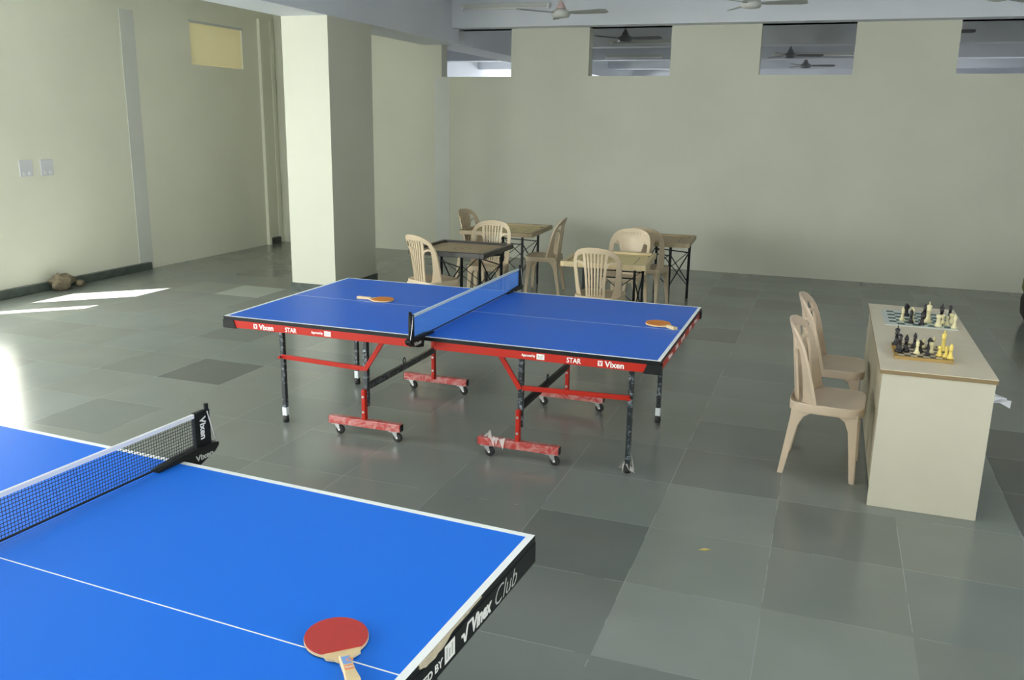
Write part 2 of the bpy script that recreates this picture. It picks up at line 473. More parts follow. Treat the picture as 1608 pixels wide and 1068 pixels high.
bm = B()
lathe(bm, [(.30, 0), (.36, .10), (.37, .25), (.33, .36), (.22, .42), (.05, .44)], 24)
t = thing('floor_sack', 'dark rounded sack with an olive top, cut by the right edge of the frame', 'sack', (4.49, 5.16, 0))
obj('sack_body', bm, DKSACK, t)
bm = B(); lathe(bm, [(.345, .30), (.375, .36), (.37, .46), (.28, .54), (.10, .575)], 24); obj('olive_cover', bm, OLIVE, t)

bm = B(); prism(bm, [(-.03, -.008), (0, -.012), (.03, 0), (.0, .011)], 0, .003)
o = obj('dry_leaf', bm, LEAFY, loc=(1.72, -1.28, .0005)); o.rotation_euler = (0, 0, .3)
tag(o, 'tiny yellow dry leaf on the tile floor right of the near table', 'leaf')

# ------------------------------------------------------------------ ceiling fans and tube lights
def fan_blade_bm(L=.60):
    bm = B()
    pts = [(.10, .02), (.16, .05), (.30, .062), (L - .06, .072), (L, .05), (L, -.05), (L - .06, -.066), (.30, -.058), (.16, -.045), (.10, -.02)]
    prism(bm, pts, -.004, .004, Matrix.Rotation(R(-12), 4, 'X'))
    return bm
def make_fan(loc, rz, label, body, blade, cap):
    t = thing('ceiling_fan', label, 'fan', loc, rz, 'ceiling fans')
    h = ZC - loc[2]
    bm = B(); tube(bm, [(0, 0, .06), (0, 0, h - .07)], .013, 10); obj('downrod', bm, body, t)
    bm = B(); lathe(bm, [(.02, h - .10), (.055, h - .07), (.06, h)], 16); obj('ceiling_cup', bm, cap, t)
    bm = B(); lathe(bm, [(.05, -.055), (.10, -.045), (.115, -.01), (.11, .02), (.06, .045)], 20); obj('motor', bm, body, t)
    bm = B(); lathe(bm, [(.062, .045), (.05, .075), (.026, .12), (.02, .13)], 16); obj('canopy', bm, cap, t)
    for k in range(3):
        b = obj('blade', fan_blade_bm(), blade, t); b.rotation_euler = (0, 0, k * 2 * math.pi / 3)
    return t
f0 = make_fan((-1.13, 5.5, 3.25), R(-10), 'pale ceiling fan with a pinkish cap, hanging before the beam over the back wall', FANW, FANB, FANP)
f1 = make_fan((1.09, 5.5, 3.30), R(-2), 'white ceiling fan in front of the back beam above the third opening', FANW, FANB, FANW)
f2 = dup(f1, (3.55, 5.5, 3.31), R(170), 'ceiling fan at the upper right, only a blade tip in the frame')
g0 = make_fan((-1.2, 9.3, 3.30), R(-6), 'dark ceiling fan seen through the second opening of the back wall', FANDK, FANDK, FANDK)
g1 = dup(g0, (1.17, 12.8, 3.28), R(12), 'dark ceiling fan deep behind the third opening, the nearer one')
g2 = dup(g0, (1.36, 15.6, 3.27), R(5), 'dark ceiling fan deep behind the third opening, the farthest one')
g3 = dup(g0, (3.2, 9.0, 3.30), R(0), 'dark ceiling fan behind the rightmost opening with one blade showing')

def tube_light(p, L, label, group, rz=0):
    t = thing('tube_light', label, 'light', p, rz, group)
    bm = B(); span(bm, -L / 2, L / 2, -.02, .025, -.005, .05, bevel=.004); obj('batten', bm, FANW, t)
    bm = B(); tube(bm, [(-L / 2 + .04, -.035, -.015), (L / 2 - .04, -.035, -.015)], .013, 10); obj('tube', bm, TUBE, t)
    for s in (-1, 1):
        bm = B(); span(bm, s * (L / 2 - .025) - .015, s * (L / 2 - .025) + .015, -.05, .0, -.035, .03, bevel=.003); obj('end_cap', bm, WHITEP, t)
    return t
tube_light((-2.33, YB - .283, 3.50), 1.3, 'unlit tube light on the beam at the top, left of the pinkish fan', 'tube lights')
tube_light((-1.05, 10.127, 3.30), 1.2, 'tube light on the first hall beam behind the second opening', 'tube lights in the hall behind')
tube_light((-1.9, 13.177, 3.30), 1.2, 'tube light on the second hall beam behind the second opening', 'tube lights in the hall behind')
tube_light((1.6, 13.174, 3.31), 1.6, 'tube light on the hall beam behind the third opening', 'tube lights in the hall behind')

# ------------------------------------------------------------------ table tennis tables
def stretch_net(parent, y0, y1, z0, z1, pitch, w, m, x=0):
    bm = B(); n = int((y1 - y0) / pitch)
    for k in range(n + 1):
        y = y0 + (y1 - y0) * k / n
        span(bm, x - w / 3, x + w / 3, y - w * .32, y + w * .32, z0, z1)
    nz = int((z1 - z0) / pitch)
    for k in range(nz + 1):
        z = z0 + (z1 - z0) * k / nz
        span(bm, x - w / 2.2, x + w / 2.2, y0, y1, z - w / 2, z + w / 2)
    return obj('net_mesh', bm, m, parent)

def make_net(loc, rz, label, thread, pitch, w, tape, plate_w, half=.915, word=.09, post_word=True):
    t = thing('table_tennis_net', label, 'net', loc, rz, 'nets clamped across the tables')
    T = .76
    stretch_net(t, -half + .03, half - .03, T + .012, T + .14, pitch, w, thread)
    bm = B(); span(bm, -.006, .006, -half + .02, half - .02, T + .138, T + .1535, bevel=.002); obj('top_tape', bm, tape, t)
    bm = B(); tube(bm, [(0, -half + .05, T + .010), (0, half - .05, T + .010)], .004, 8); obj('bottom_cord', bm, THREADK, t)
    for s in (-1, 1):
        bm = B()
        ya, yb = sorted((s * (half - plate_w), s * (half + .012)))
        span(bm, -.009, .009, ya, yb, T + .005, T + .155, bevel=.002)
        tube(bm, [(0, s * (half + .004), T - .02), (0, s * (half + .004), T + .175)], .009, 10)
        p = obj('post', bm, BLACK, t)
        if post_word:
            words('Vixen', .04, LETTER, p, (.0095, s * (half - plate_w * .42), T + .135), (0, R(90), R(180) if s < 0 else 0) if False else (R(90), R(90), R(90)), bold=.0012, width=.085)
        bm = B()
        pl = [(s * (half + .04), T + .006), (s * (half + .02), T - .012), (s * (half - .06), T - .040), (s * (half - .135), T - .052), (s * (half - .135), T - .034), (s * .775, T - .034), (s * .775, T + .0015),
              (s * .64, T + .0015), (s * .64, T + .009), (s * .74, T + .022), (s * (half - .02), T + .026), (s * (half + .04), T + .018)]
        # profile drawn in the net's plane, 30 mm thick
        prism(bm, pl, -.017, .017, Matrix(((0, 0, 1, 0), (1, 0, 0, 0), (0, 1, 0, 0), (0, 0, 0, 1))))
        c = obj('clamp', bm, BLACKPL, t)
        words('Vixen', .03, GREYLET, c, (.0175, s * .862 - .045, T - .012), (R(90), 0, R(90)), bold=.0008, width=.09)
        bm = B(); tube(bm, [(.012, s * (half - .005), T + .15), (.014, s * (half + .012), T + .08), (.013, s * (half + .03), T + .02)], .0022, 6)
        obj('net_string', bm, LACE, t)
    return t

def base_table(t, blue, apron_mats, apron_z, inset):
    """two half tops and the apron rails"""
    T = .76
    for s in (-1, 1):
        bm = B()
        x0, x1 = sorted((s * .001, s * 1.37))
        vs = span(bm, x0, x1, -.7625, .7625, T - .022, T, mi=1)
        for f in bm.faces:
            if all(v.co.z > T - .001 for v in f.verts): f.material_index = 0
        obj('tabletop', bm, [blue, BLACK], t)

# --- far table, red apron
far = thing('table_tennis_table', 'blue table tennis table with red apron on wheeled red feet in mid room', 'table', (0, 0, 0))
T = .76
base_table(far, BLUE1, None, 0, 0)
for s in (-1, 1):
    # apron: long rails and the end rail of this half; bright red, joined by black corner guards
    for q in (-1, 1):
        bm = B()
        xa, xb = sorted((s * .07, s * 1.30))
        ya, yb = sorted((q * .7585, q * .728))
        span(bm, xa, xb, ya, yb, .690, .7375, bevel=.002)
        ap = obj('apron_rail', bm, RED, far)
        if q == -1:
            rot = (R(90), 0, 0); y = -.7592
            if s < 0:
                words('Vixen', .045, LETTER, ap, (-1.115, y, .712), rot, bold=.0010, width=.105)
                bm = B(); span(bm, -1.152, -1.126, y - .0004, y + .0006, .698, .727); obj('emblem', bm, LETTER, ap)
                words('V', .03, RED, ap, (-1.148, y - .0008, .7125), rot, bold=.001, width=.018, name='emblem_mark')
                words('STAR', .04, LETTER, ap, (-.925, y, .712), rot, bold=.0006, width=.08)
                words('Approved by', .02, LETTER, ap, (-.742, y, .712), rot, bold=.0006, width=.08)
                bm = B(); span(bm, -.652, -.607, y - .0004, y + .0006, .698, .729); obj('approval_box', bm, LETTER, ap)
                bm = B(); [span(bm, -.645 + k * .011, -.639 + k * .011, y - .0009, y - .0003, .704, .723 - .004 * (k % 2)) for k in range(3)]; obj('approval_mark', bm, GREYLET, ap)
            else:
                words('Approved by', .02, LETTER, ap, (.600, y, .714), rot, bold=.0006, width=.08)
                bm = B(); span(bm, .688, .733, y - .0004, y + .0006, .699, .730); obj('approval_box', bm, LETTER, ap)
                bm = B(); [span(bm, .695 + k * .011, .701 + k * .011, y - .0009, y - .0003, .705, .724 - .004 * (k % 2)) for k in range(3)]; obj('approval_mark', bm, GREYLET, ap)
                words('STAR', .04, LETTER, ap, (.860, y, .714), rot, bold=.0006, width=.08)
                bm = B(); span(bm, 1.034, 1.060, y - .0004, y + .0006, .700, .729); obj('emblem', bm, LETTER, ap)
                words('V', .03, RED, ap, (1.038, y - .0008, .7145), rot, bold=.001, width=.018, name='emblem_mark')
                words('Vixen', .045, LETTER, ap, (1.072, y, .714), rot, bold=.0010, width=.105)
        # black corner guard with a slanted end
        bm = B()
        cx = s * 1.3755
        pl = [(s * 1.300, .7378), (s * 1.281, .686), (cx, .686), (cx, .7378)]
        prism(bm, pl, -.017, .017, Matrix(((1, 0, 0, 0), (0, 0, 1, q * .7475), (0, 1, 0, 0), (0, 0, 0, 1))))
        ya, yb = sorted((q * .7635, q * .71)); xa, xb = sorted((s * 1.345, s * 1.3748))
        span(bm, xa, xb, ya, yb, .6865, .7378)
        obj('corner_guard', bm, BLACKPL, far)
    bm = B(); xa, xb = sorted((s * 1.367, s * 1.338)); span(bm, xa, xb, -.708, .708, .690, .7375, bevel=.002)
    ap = obj('end_rail', bm, RED, far)
    if s > 0:
        for body, y0_, wd in (('Vixen', -.50, .13), ('STAR', -.26, .10), ('Approved by', -.06, .14), ('STAR', .25, .10), ('Vixen', .46, .13)):
            words(body, .036, LETTER, ap, (1.3677, y0_, .713), (R(90), 0, R(90)), bold=.0008, width=wd)
    # outer legs
    for q in (-1, 1):
        x = s * 1.155 + .01
        bm = B(); bar(bm, (x, q * .475, .045), (x, q * .475, .738), .03, .03, bevel=.004)
        lg = obj('leg', bm, BLACKWRAP, far)
        if not (s > 0 and q < 0):
            bm = B(); bar(bm, (x, q * .475, .045), (x, q * .475, .105), .034, .034, bevel=.005); obj('white_sleeve', bm, SLEEVE, lg)
        else:
            bm = B()
            rr = random.Random(3)
            prev = None
            for k in range(7):
                a = k * .9
                p = Vector((x + .03 * math.cos(a), q * .475 + .03 * math.sin(a), .02 + .02 * (k % 3)))
                q2 = Vector((x + .05 * math.cos(a + .7), q * .475 + .045 * math.sin(a + .7), .005 + .018 * (k % 2)))
                r3 = Vector((x + .02 * math.cos(a + .4), q * .475 + .02 * math.sin(a + .4), .12 - .012 * k))
                bm.faces.new([bm.verts.new(v) for v in (p, q2, r3)])
            obj('torn_wrap', bm, WRAP, lg)
        bm = B(); lathe(bm, [(.020, 0), (.022, .02), (.017, .05)], 14, (x, q * .475, 0)); obj('rubber_foot', bm, RUBBER, lg)
        bm = B(); prism(bm, [(x - s * .015, .735), (x - s * .10, .735), (x - s * .015, .66)], -.012, .012, Matrix(((1, 0, 0, 0), (0, 0, 1, q * .475), (0, 1, 0, 0), (0, 0, 0, 1))))
        obj('leg_bracket', bm, BLACK, lg)
        xi = s * .515
        # inner upright and its red foot beam on castors
        bm = B(); bar(bm, (xi, q * (.505 if q < 0 else .54), .20 if q < 0 else .33), (xi, q * (.505 if q < 0 else .54), .738), .032, .032, bevel=.004); obj('upright', bm, BLACKWRAP if q < 0 else BLACK, far)
        bm = B(); bar(bm, (xi - .005, q * (.53 if q < 0 else .51), .10), (xi - .005, q * (.53 if q < 0 else .51), .315 if q < 0 else .66), .036, .026, bevel=.004)
        sl = obj('foot_post', bm, RED, far)
        for z in (.17, .27):
            bm = B(); tube(bm, [(xi - .005, (-.53 if q < 0 else .51) - .012, z), (xi - .005, (-.53 if q < 0 else .51) - .022, z)], .008, 10); obj('bolt', bm, METAL, sl)
        bm = B(); bar(bm, (xi - .255, q * .535, .095), (xi + .255, q * .535, .095), .045, .05, bevel=.004)
        fb = obj('foot_beam', bm, REDWRAP, far)
        for e in (-1, 1):
            bm = B(); xe = xi + e * .256; span(bm, xe - .003, xe + .003, q * .535 - .018, q * .535 + .018, .074, .116); obj('end_plug', bm, BLACKPL, fb)
            cxw = xi + e * .205
            bm = B()
            span(bm, cxw - .03, cxw + .03, q * .535 - .022, q * .535 + .022, .066, .0705)
            for k in (-1, 1):
                prism(bm, [(cxw - .014, .067), (cxw + .020, .067), (cxw + .031, .027), (cxw + .018, .024)], k * .014 - .0015, k * .014 + .0015, Matrix(((1, 0, 0, 0), (0, 0, 1, q * .535), (0, 1, 0, 0), (0, 0, 0, 1))))
            ca = obj('caster', bm, METAL, far)
            bm = B()
            lathe(bm, [(.012, -.010), (.027, -.010), (.0295, -.006), (.0295, .006), (.027, .010), (.012, .010)], 22)
            for v in bm.verts: v.co = Vector((v.co.x, v.co.z, v.co.y)) + Vector((cxw + .024, q * .535, .0295))
            obj('wheel', bm, RUBBER, ca)
            bm = B(); tube(bm, [(cxw + .024, q * .535 - .018, .0295), (cxw + .024, q * .535 + .018, .0295)], .006, 10); obj('axle', bm, WHITEP, ca)
        if q < 0:
            bm = B(); bar(bm, (x, q * .492, .455), (xi + s * .01, q * .505 - .012, .447), .03, .012, up=(0, 1, 0), bevel=.002)
            for xx, zz in ((x, .455), (xi, .447)): tube(bm, [(xx, q * .505, zz), (xx, q * .525, zz)], .009, 10)
            obj('side_bar', bm, RED, far)
        bm = B(); bar(bm, (xi, q * .523, .44), (s * .345, q * .523, .70), .03, .012, up=(0, 1, 0), bevel=.002); obj('diagonal_brace', bm, RED, far)
    bm = B(); bar(bm, (s * .515, -.49, .325), (s * .515, .49, .325), .03, .04, bevel=.004); cb = obj('cross_bar', bm, BLACKWRAP if s < 0 else BLACK, far)
    bm = B()
    for k in range(1, 1 + 14): pass
    pts = [(s * .515, .02 + .016 * math.cos(a), .365 + .022 * math.sin(a)) for a in [k * .449 for k in range(15)]]
    tube(bm, pts, .0035, 6); obj('lock_ring', bm, BLACK, cb)
# torn plastic flap on the near right foot beam
bm = B(); rr = random.Random(5)
for k in range(9):
    x0_ = .30 + .014 * k
    a = Vector((x0_, -.56, .125)); b_ = Vector((x0_ + .03, -.565, .12 + .03 * rr.random())); c_ = Vector((x0_ + .015 + .02 * rr.random(), -.575, .06 + .1 * rr.random() * (1 if k > 3 else 1.3)))
    bm.faces.new([bm.verts.new(v) for v in (a, b_, c_)])
obj('torn_wrap', bm, WRAP, far)
make_net((0, 0, 0), 0, 'blue net with pale top tape across the red-aproned table', THREADB, .0082, .0024, TAPEG, .03, half=.915, post_word=False)

# --- near table, black apron
NX, NY, NR = -.0284, -3.5682, -.0606
near = thing('table_tennis_table', 'bright blue table tennis table with chipped black edge, cut by the lower left corner', 'table', (NX, NY, 0), NR)
base_table(near, BLUE2, None, 0, 0)
for s in (-1, 1):
    for q in (-1, 1):
        bm = B(); xa, xb = sorted((s * .06, s * 1.372)); ya, yb = sorted((q * .764, q * .735)); span(bm, xa, xb, ya, yb, .672, .738, bevel=.002)
        obj('apron_rail', bm, BLACK, near)
        bm = B(); bar(bm, (s * 1.12, q * .56, .03), (s * 1.12, q * .56, .738), .035, .035, bevel=.004); lg = obj('leg', bm, BLACK, near)
        bm = B(); lathe(bm, [(.024, 0), (.024, .03)], 14, (s * 1.12, q * .56, 0)); obj('rubber_foot', bm, RUBBER, lg)
        bm = B(); bar(bm, (s * .45, q * .56, .03), (s * .45, q * .56, .738), .035, .035, bevel=.004); lg = obj('leg', bm, BLACK, near)
        bm = B(); lathe(bm, [(.024, 0), (.024, .03)], 14, (s * .45, q * .56, 0)); obj('rubber_foot', bm, RUBBER, lg)
    bm = B(); xa, xb = sorted((s * 1.3725, s * 1.343)); span(bm, xa, xb, -.764, .764, .672, .738, bevel=.002)
    er = obj('end_rail', bm, BLACK, near)
    if s > 0:
        rot = (R(90), 0, R(90)); X = 1.3730
        words('Club', .075, GREYLET, er, (X, .468, .706), rot, shear=.35, width=.15, bold=-.0012)
        words('Vinex', .058, LETTER, er, (X, .322, .706), rot, shear=.2, bold=.0022, width=.122)
        bm = B()
        prism(bm, [(.262, .712), (.278, .712), (.284, .698), (.296, .730), (.325, .730), (.325, .723), (.302, .723), (.288, .684), (.279, .684), (.272, .704), (.262, .704)], X - .0004, X + .0006, Matrix(((0, 0, 1, 0), (1, 0, 0, 0), (0, 1, 0, 0), (0, 0, 0, 1))))
        obj('emblem', bm, LETTER, er)
        bm = B(); span(bm, X - .0004, X + .0004, .172, .226, .685, .733); obj('approval_box', bm, LETTER, er)
        bm = B(); [span(bm, X + .0003, X + .0009, .180 + k * .014, .187 + k * .014, .694, .725 - .007 * (k % 2)) for k in range(3)]; obj('approval_mark', bm, GREYLET, er)
        words('APPROVED BY', .030, LETTER, er, (X, -.06, .702), rot, bold=.0006, width=.222)
        # worn strip where the coating has broken away below the white line
        bm = B(); rr = random.Random(11)
        lo = [(.05 + .33 * k / 22, .7595 - (.006 + .024 * math.sin(math.pi * min(1, (k + 1) / 12)) * rr.uniform(.55, 1)) * (1 if k < 18 else .45)) for k in range(23)]
        poly = lo + [(.38, .7597), (.05, .7597)]
        prism(bm, poly, 1.3702, 1.3736, Matrix(((0, 0, 1, 0), (1, 0, 0, 0), (0, 1, 0, 0), (0, 0, 0, 1))))
        obj('worn_edge', bm, CHIPT, near)['label'] = 'bare chipped tan strip along the black edge'
make_net((NX, NY, 0), NR, 'black net with white top tape across the near bright blue table', THREADK, .0112, .0018, TAPE, .064, half=.90)

# ------------------------------------------------------------------ bats
def make_bat(loc, rz, label, rubber, big=1., tilt=0., stickers=False, side=WOODF, hl=1.):
    t = thing('table_tennis_bat', label, 'bat', loc, rz, 'bats lying on the tables')
    t.rotation_euler = (0, tilt, rz)
    # outline: x along the handle (handle towards -x), blade centre at 0
    def outline(a, b, n=40):
        return [(a * math.cos(th), b * math.sin(th)) for th in [2 * math.pi * k / n for k in range(n)]]
    head = []
    for k in range(-26, 27):
        th = math.pi * k / 32
        head.append((.080 * math.cos(th), .0755 * math.sin(th)))
    neck = [(-.080, .040), (-.090, .022), (-.100, .015)]
    poly = head + neck + [(x, -y) for x, y in reversed(neck)]
    bm = B(); prism(bm, poly, .003, .0095); obj('blade', bm, side, t)
    for z0, z1, nm in ((.0095, .0125, 'rubber_sheet'), (0, .003, 'rubber_sheet')):
        h2 = [(x, y) for x, y in head if x > -.063]
        bm = B(); prism(bm, [(x * .985, y * .985) for x, y in h2], z0, z1); obj(nm, bm, rubber if z0 > .005 else BLACK, t)
    bm = B()
    hp = [(-.088, .0125), (-.10, .0135), (-.15, .0135), (-.185, .017), (-.19, .0165), (-.19, -.0165), (-.185, -.017), (-.15, -.0135), (-.10, -.0135), (-.088, -.0125)]
    hp = [(-.088 + (x + .088) * hl, y) for x, y in hp]
    prism(bm, hp, -.0035 + .0035, .0175)
    hd = obj('handle', bm, side, t)
    bmv = hd.modifiers.new('round', 'BEVEL'); bmv.width = .004; bmv.segments = 3
    if stickers:
        bm = B(); span(bm, -.128, -.098, -.0095, .0095, .0175, .018); s1 = obj('handle_label', bm, STICKB, hd)
        words('O', .022, STICKO, hd, (-.121, -.008, .0182), (0, 0, R(0)), name='label_mark', bold=.0003, width=.014, extrude=.0002)
        bm = B(); span(bm, -.150, -.132, -.010, .010, .0175, .018); obj('handle_label', bm, STICKO, hd)
        words('TEAM', .010, LETTER, hd, (-.141, .009, .0182), (0, 0, R(-90)), width=.018, bold=.0003, extrude=.0002, name='label_word')
    return t
make_bat((1.118, -3.582, T + .0005), R(132), 'red rubber bat with pale wooden handle on the near bright blue table', REDR, stickers=True)
make_bat((-.70, .07, T + .0005), R(2), 'orange bat on the left half of the red-aproned table', ORANGER)
make_bat((1.195, .105, T + .0005), R(140), 'orange bat near the right end of the red-aproned table', ORANGER, hl=.75)

# ------------------------------------------------------------------ chairs
def back_pt(w, h, off=0.):
    """w sideways, h height -> point of the chair back; front of chair is +x"""
    t = (h - .42) / .46
    x = -.172 - .05 * t + (w * w) * (2.9 - 1.9 * min(1, max(0, t))) - .07 * max(0, t - .8)
    return Vector((x + off, w, h))
def ribbon(bm, pts, widths, th):
    n = len(pts); rings = []
    for i, (w, h) in enumerate(pts):
        a = pts[max(0, i - 1)]; b = pts[min(n - 1, i + 1)]
        d = Vector((b[0] - a[0], b[1] - a[1])).normalized(); nrm = Vector((-d.y, d.x)); hw = widths[i] / 2
        l = (w - nrm.x * hw, h - nrm.y * hw); r = (w + nrm.x * hw, h + nrm.y * hw)
        rings.append([bm.verts.new(back_pt(*l, th / 2)), bm.verts.new(back_pt(*r, th / 2)), bm.verts.new(back_pt(*r, -th / 2)), bm.verts.new(back_pt(*l, -th / 2))])
    for a, b in zip(rings, rings[1:]):
        for k in range(4):
            f = bm.faces.new((a[k], a[(k + 1) % 4], b[(k + 1) % 4], b[k])); f.smooth = False
    bm.faces.new(rings[0]); bm.faces.new(list(reversed(rings[-1])))
def seat_outline(u, sc=1.):
    # rounded square, u in 0..1
    th = 2 * math.pi * u; c, s = math.cos(th), math.sin(th)
    p = 2 / 5.5
    return (.012 + .205 * sc * math.copysign(abs(c) ** p, c), .212 * sc * math.copysign(abs(s) ** p, s) * (1 - .06 * (c < 0) * abs(c)))
def chair_meshes(m, solid=False):
    out = []
    N = 56
    bm = B(); rings = []
    for sc, z in ((.0, .418), (.35, .419), (.7, .425), (.9, .433), (.965, .437), (.985, .4365), (.997, .433), (1., .428), (1.0, .388), (.997, .384), (.985, .382), (.96, .382), (.955, .40), (.7, .402), (.0, .402)):
        if sc == 0: rings.append([bm.verts.new((.012, 0, z))])
        else: rings.append([bm.verts.new((*seat_outline(k / N, sc), z - (.018 if sc < .98 and z > .41 and math.cos(2 * math.pi * k / N) < -.6 else 0))) for k in range(N)])
    for a, b in zip(rings, rings[1:]):
        for k in range(N):
            if len(a) == 1: f = bm.faces.new((a[0], b[k], b[(k + 1) % N]))
            elif len(b) == 1: f = bm.faces.new((a[k], b[0], a[(k + 1) % N]))
            else: f = bm.faces.new((a[k], b[k], b[(k + 1) % N], a[(k + 1) % N]))
            f.smooth = True
    out.append(('seat', bm))
    # back
    bm = B()
    for s in (-1, 1):
        arch = [(s * .172, .398), (s * .183, .45), (s * .195, .55), (s * .203, .65), (s * .205, .72), (s * .200, .77), (s * .183, .815), (s * .152, .845), (s * .105, .863), (s * .05, .870), (0, .872)]
        wd = [.075, .062, .048, .042, .040, .038, .036, .036, .036, .036, .036]
        ribbon(bm, arch, wd, .016)
    # top panel below the arch
    n = 24
    def lowline(w):
        aw = abs(w)
        if solid: return .60 if aw < .105 else min(.75, .60 + 4.5 * (aw - .105)) - .25 * max(0, aw - .14)
        return .832 - .5 * max(0, aw - .10)
    rows = []
    for k in range(n + 1):
        w = -.188 + .376 * k / n
        hi = .868 - .04 * (abs(w) / .188) ** 3 - .055 * max(0, (abs(w) - .13) / .058) ** 2
        rows.append((w, lowline(w), hi))
    fr, bk = [], []
    for w, lo, hi in rows:
        fr.append([bm.verts.new(back_pt(w, lo + (hi - lo) * q / 4, .006)) for q in range(5)])
        bk.append([bm.verts.new(back_pt(w, lo + (hi - lo) * q / 4, -.006)) for q in range(5)])
    for k in range(n):
        for q in range(4):
            f = bm.faces.new((fr[k][q], fr[k + 1][q], fr[k + 1][q + 1], fr[k][q + 1])); f.smooth = True
            f = bm.faces.new((bk[k][q], bk[k][q + 1], bk[k + 1][q + 1], bk[k + 1][q])); f.smooth = True
        bm.faces.new((fr[k][0], bk[k][0], bk[k + 1][0], fr[k + 1][0])); bm.faces.new((fr[k][4], fr[k + 1][4], bk[k + 1][4], bk[k][4]))
    # centre splat: two borders and five slats fanning upward
    for f_, wd in ((-1, .020), (-.64, .0135), (-.32, .0135), (0, .0135), (.32, .0135), (.64, .0135), (1, .020)):
        pts = [(f_ * (.078 + .030 * t ** 1.6), .405 + .44 * t) for t in [k / 8 for k in range(9)]]
        ribbon(bm, pts, [wd * (1 + .35 * t) for t in [k / 8 for k in range(9)]], .012)
    ribbon(bm, [(-.075, .415), (.075, .415)], [.07, .07], .013)
    # struts from the splat to the stiles that close the fan-shaped side holes
    for s in (-1, 1):
        ribbon(bm, [(s * .092, .70), (s * .118, .738), (s * .155, .752), (s * .20, .742)], [.022, .020, .020, .022], .011)
    out.append(('backrest', bm))
    # legs
    for fx, tx, bx in (('f', .168, .185), ('r', -.152, -.196)):
        for s in (-1, 1):
            bm = B()
            secs = []
            for z, wx, wy in ((0, .030, .026), (.012, .032, .028), (.18, .042, .038), (.30, .052, .046), (.355, .072, .056), (.385, .115, .068), (.402, .135, .072)):
                t = min(1, z / .36)
                cx = bx + (tx - bx) * t; cy = s * (.198 - .012 * t)
                sg = 1 if fx == 'f' else -1
                # keep the outer faces aligned with the seat rim while the inner side flares
                ox = cx + sg * .022; oy = cy + s * .012
                xa, xb = sorted((ox, ox - sg * wx)); ya, yb = sorted((oy, oy - s * wy))
                secs.append([bm.verts.new(v) for v in ((xa, ya, z), (xb, ya, z), (xb, yb, z), (xa, yb, z))])
            for a, b in zip(secs, secs[1:]):
                for k in range(4): bm.faces.new((a[k], a[(k + 1) % 4], b[(k + 1) % 4], b[k]))
            bm.faces.new(secs[0]); bm.faces.new(secs[-1])
            bmesh.ops.recalc_face_normals(bm, faces=bm.faces[:])
            es = [e for e in bm.edges if abs(e.verts[0].co.z - e.verts[1].co.z) > .008]
            bmesh.ops.bevel(bm, geom=es, offset=.005, segments=2, affect='EDGES', profile=.5)
            out.append(('leg', bm))
    return out
def make_chair(loc, rz, label, m, group, solid=False):
    t = thing('plastic_chair', label, 'chair', loc, rz, group)
    for nm, bm in chair_meshes(m, solid): obj(nm, bm, m, t)
    return t
ch = make_chair((2.215, .05, 0), R(-4), 'beige plastic chair pushed up to the desk, the nearer of the desk pair', CHAIR, 'plastic chairs')
dup(ch, (2.235, .88, 0), R(-2), 'beige plastic chair pushed up to the desk, the farther of the desk pair')
fc = make_chair((-1.535, 2.685, 0), R(62), 'tan plastic chair at the left of the dark-framed carrom board', CHAIRD, 'plastic chairs')
dup(fc, (-2.03, 5.13, 0), R(-8), 'tan plastic chair at the left side of the rearmost yellow carrom board')
dup(fc, (-1.38, 3.83, 0), R(-80), 'tan plastic chair behind the dark-framed carrom board')
dup(fc, (-1.0, 4.72, 0), R(187), 'tan plastic chair seen from the side right of the yellow carrom board')
dup(fc, (.20, 2.62, 0), R(88), 'tan plastic chair with its slatted back to the table, before the pale carrom board')
fs = make_chair((.17, 3.80, 0), R(-96), 'tan plastic chair with a solid back behind the pale carrom board', CHAIRD, 'plastic chairs', solid=True)
dup(fs, (.28, 4.41, 0), R(82), 'tan plastic chair with dark rim just behind the solid-backed chair')

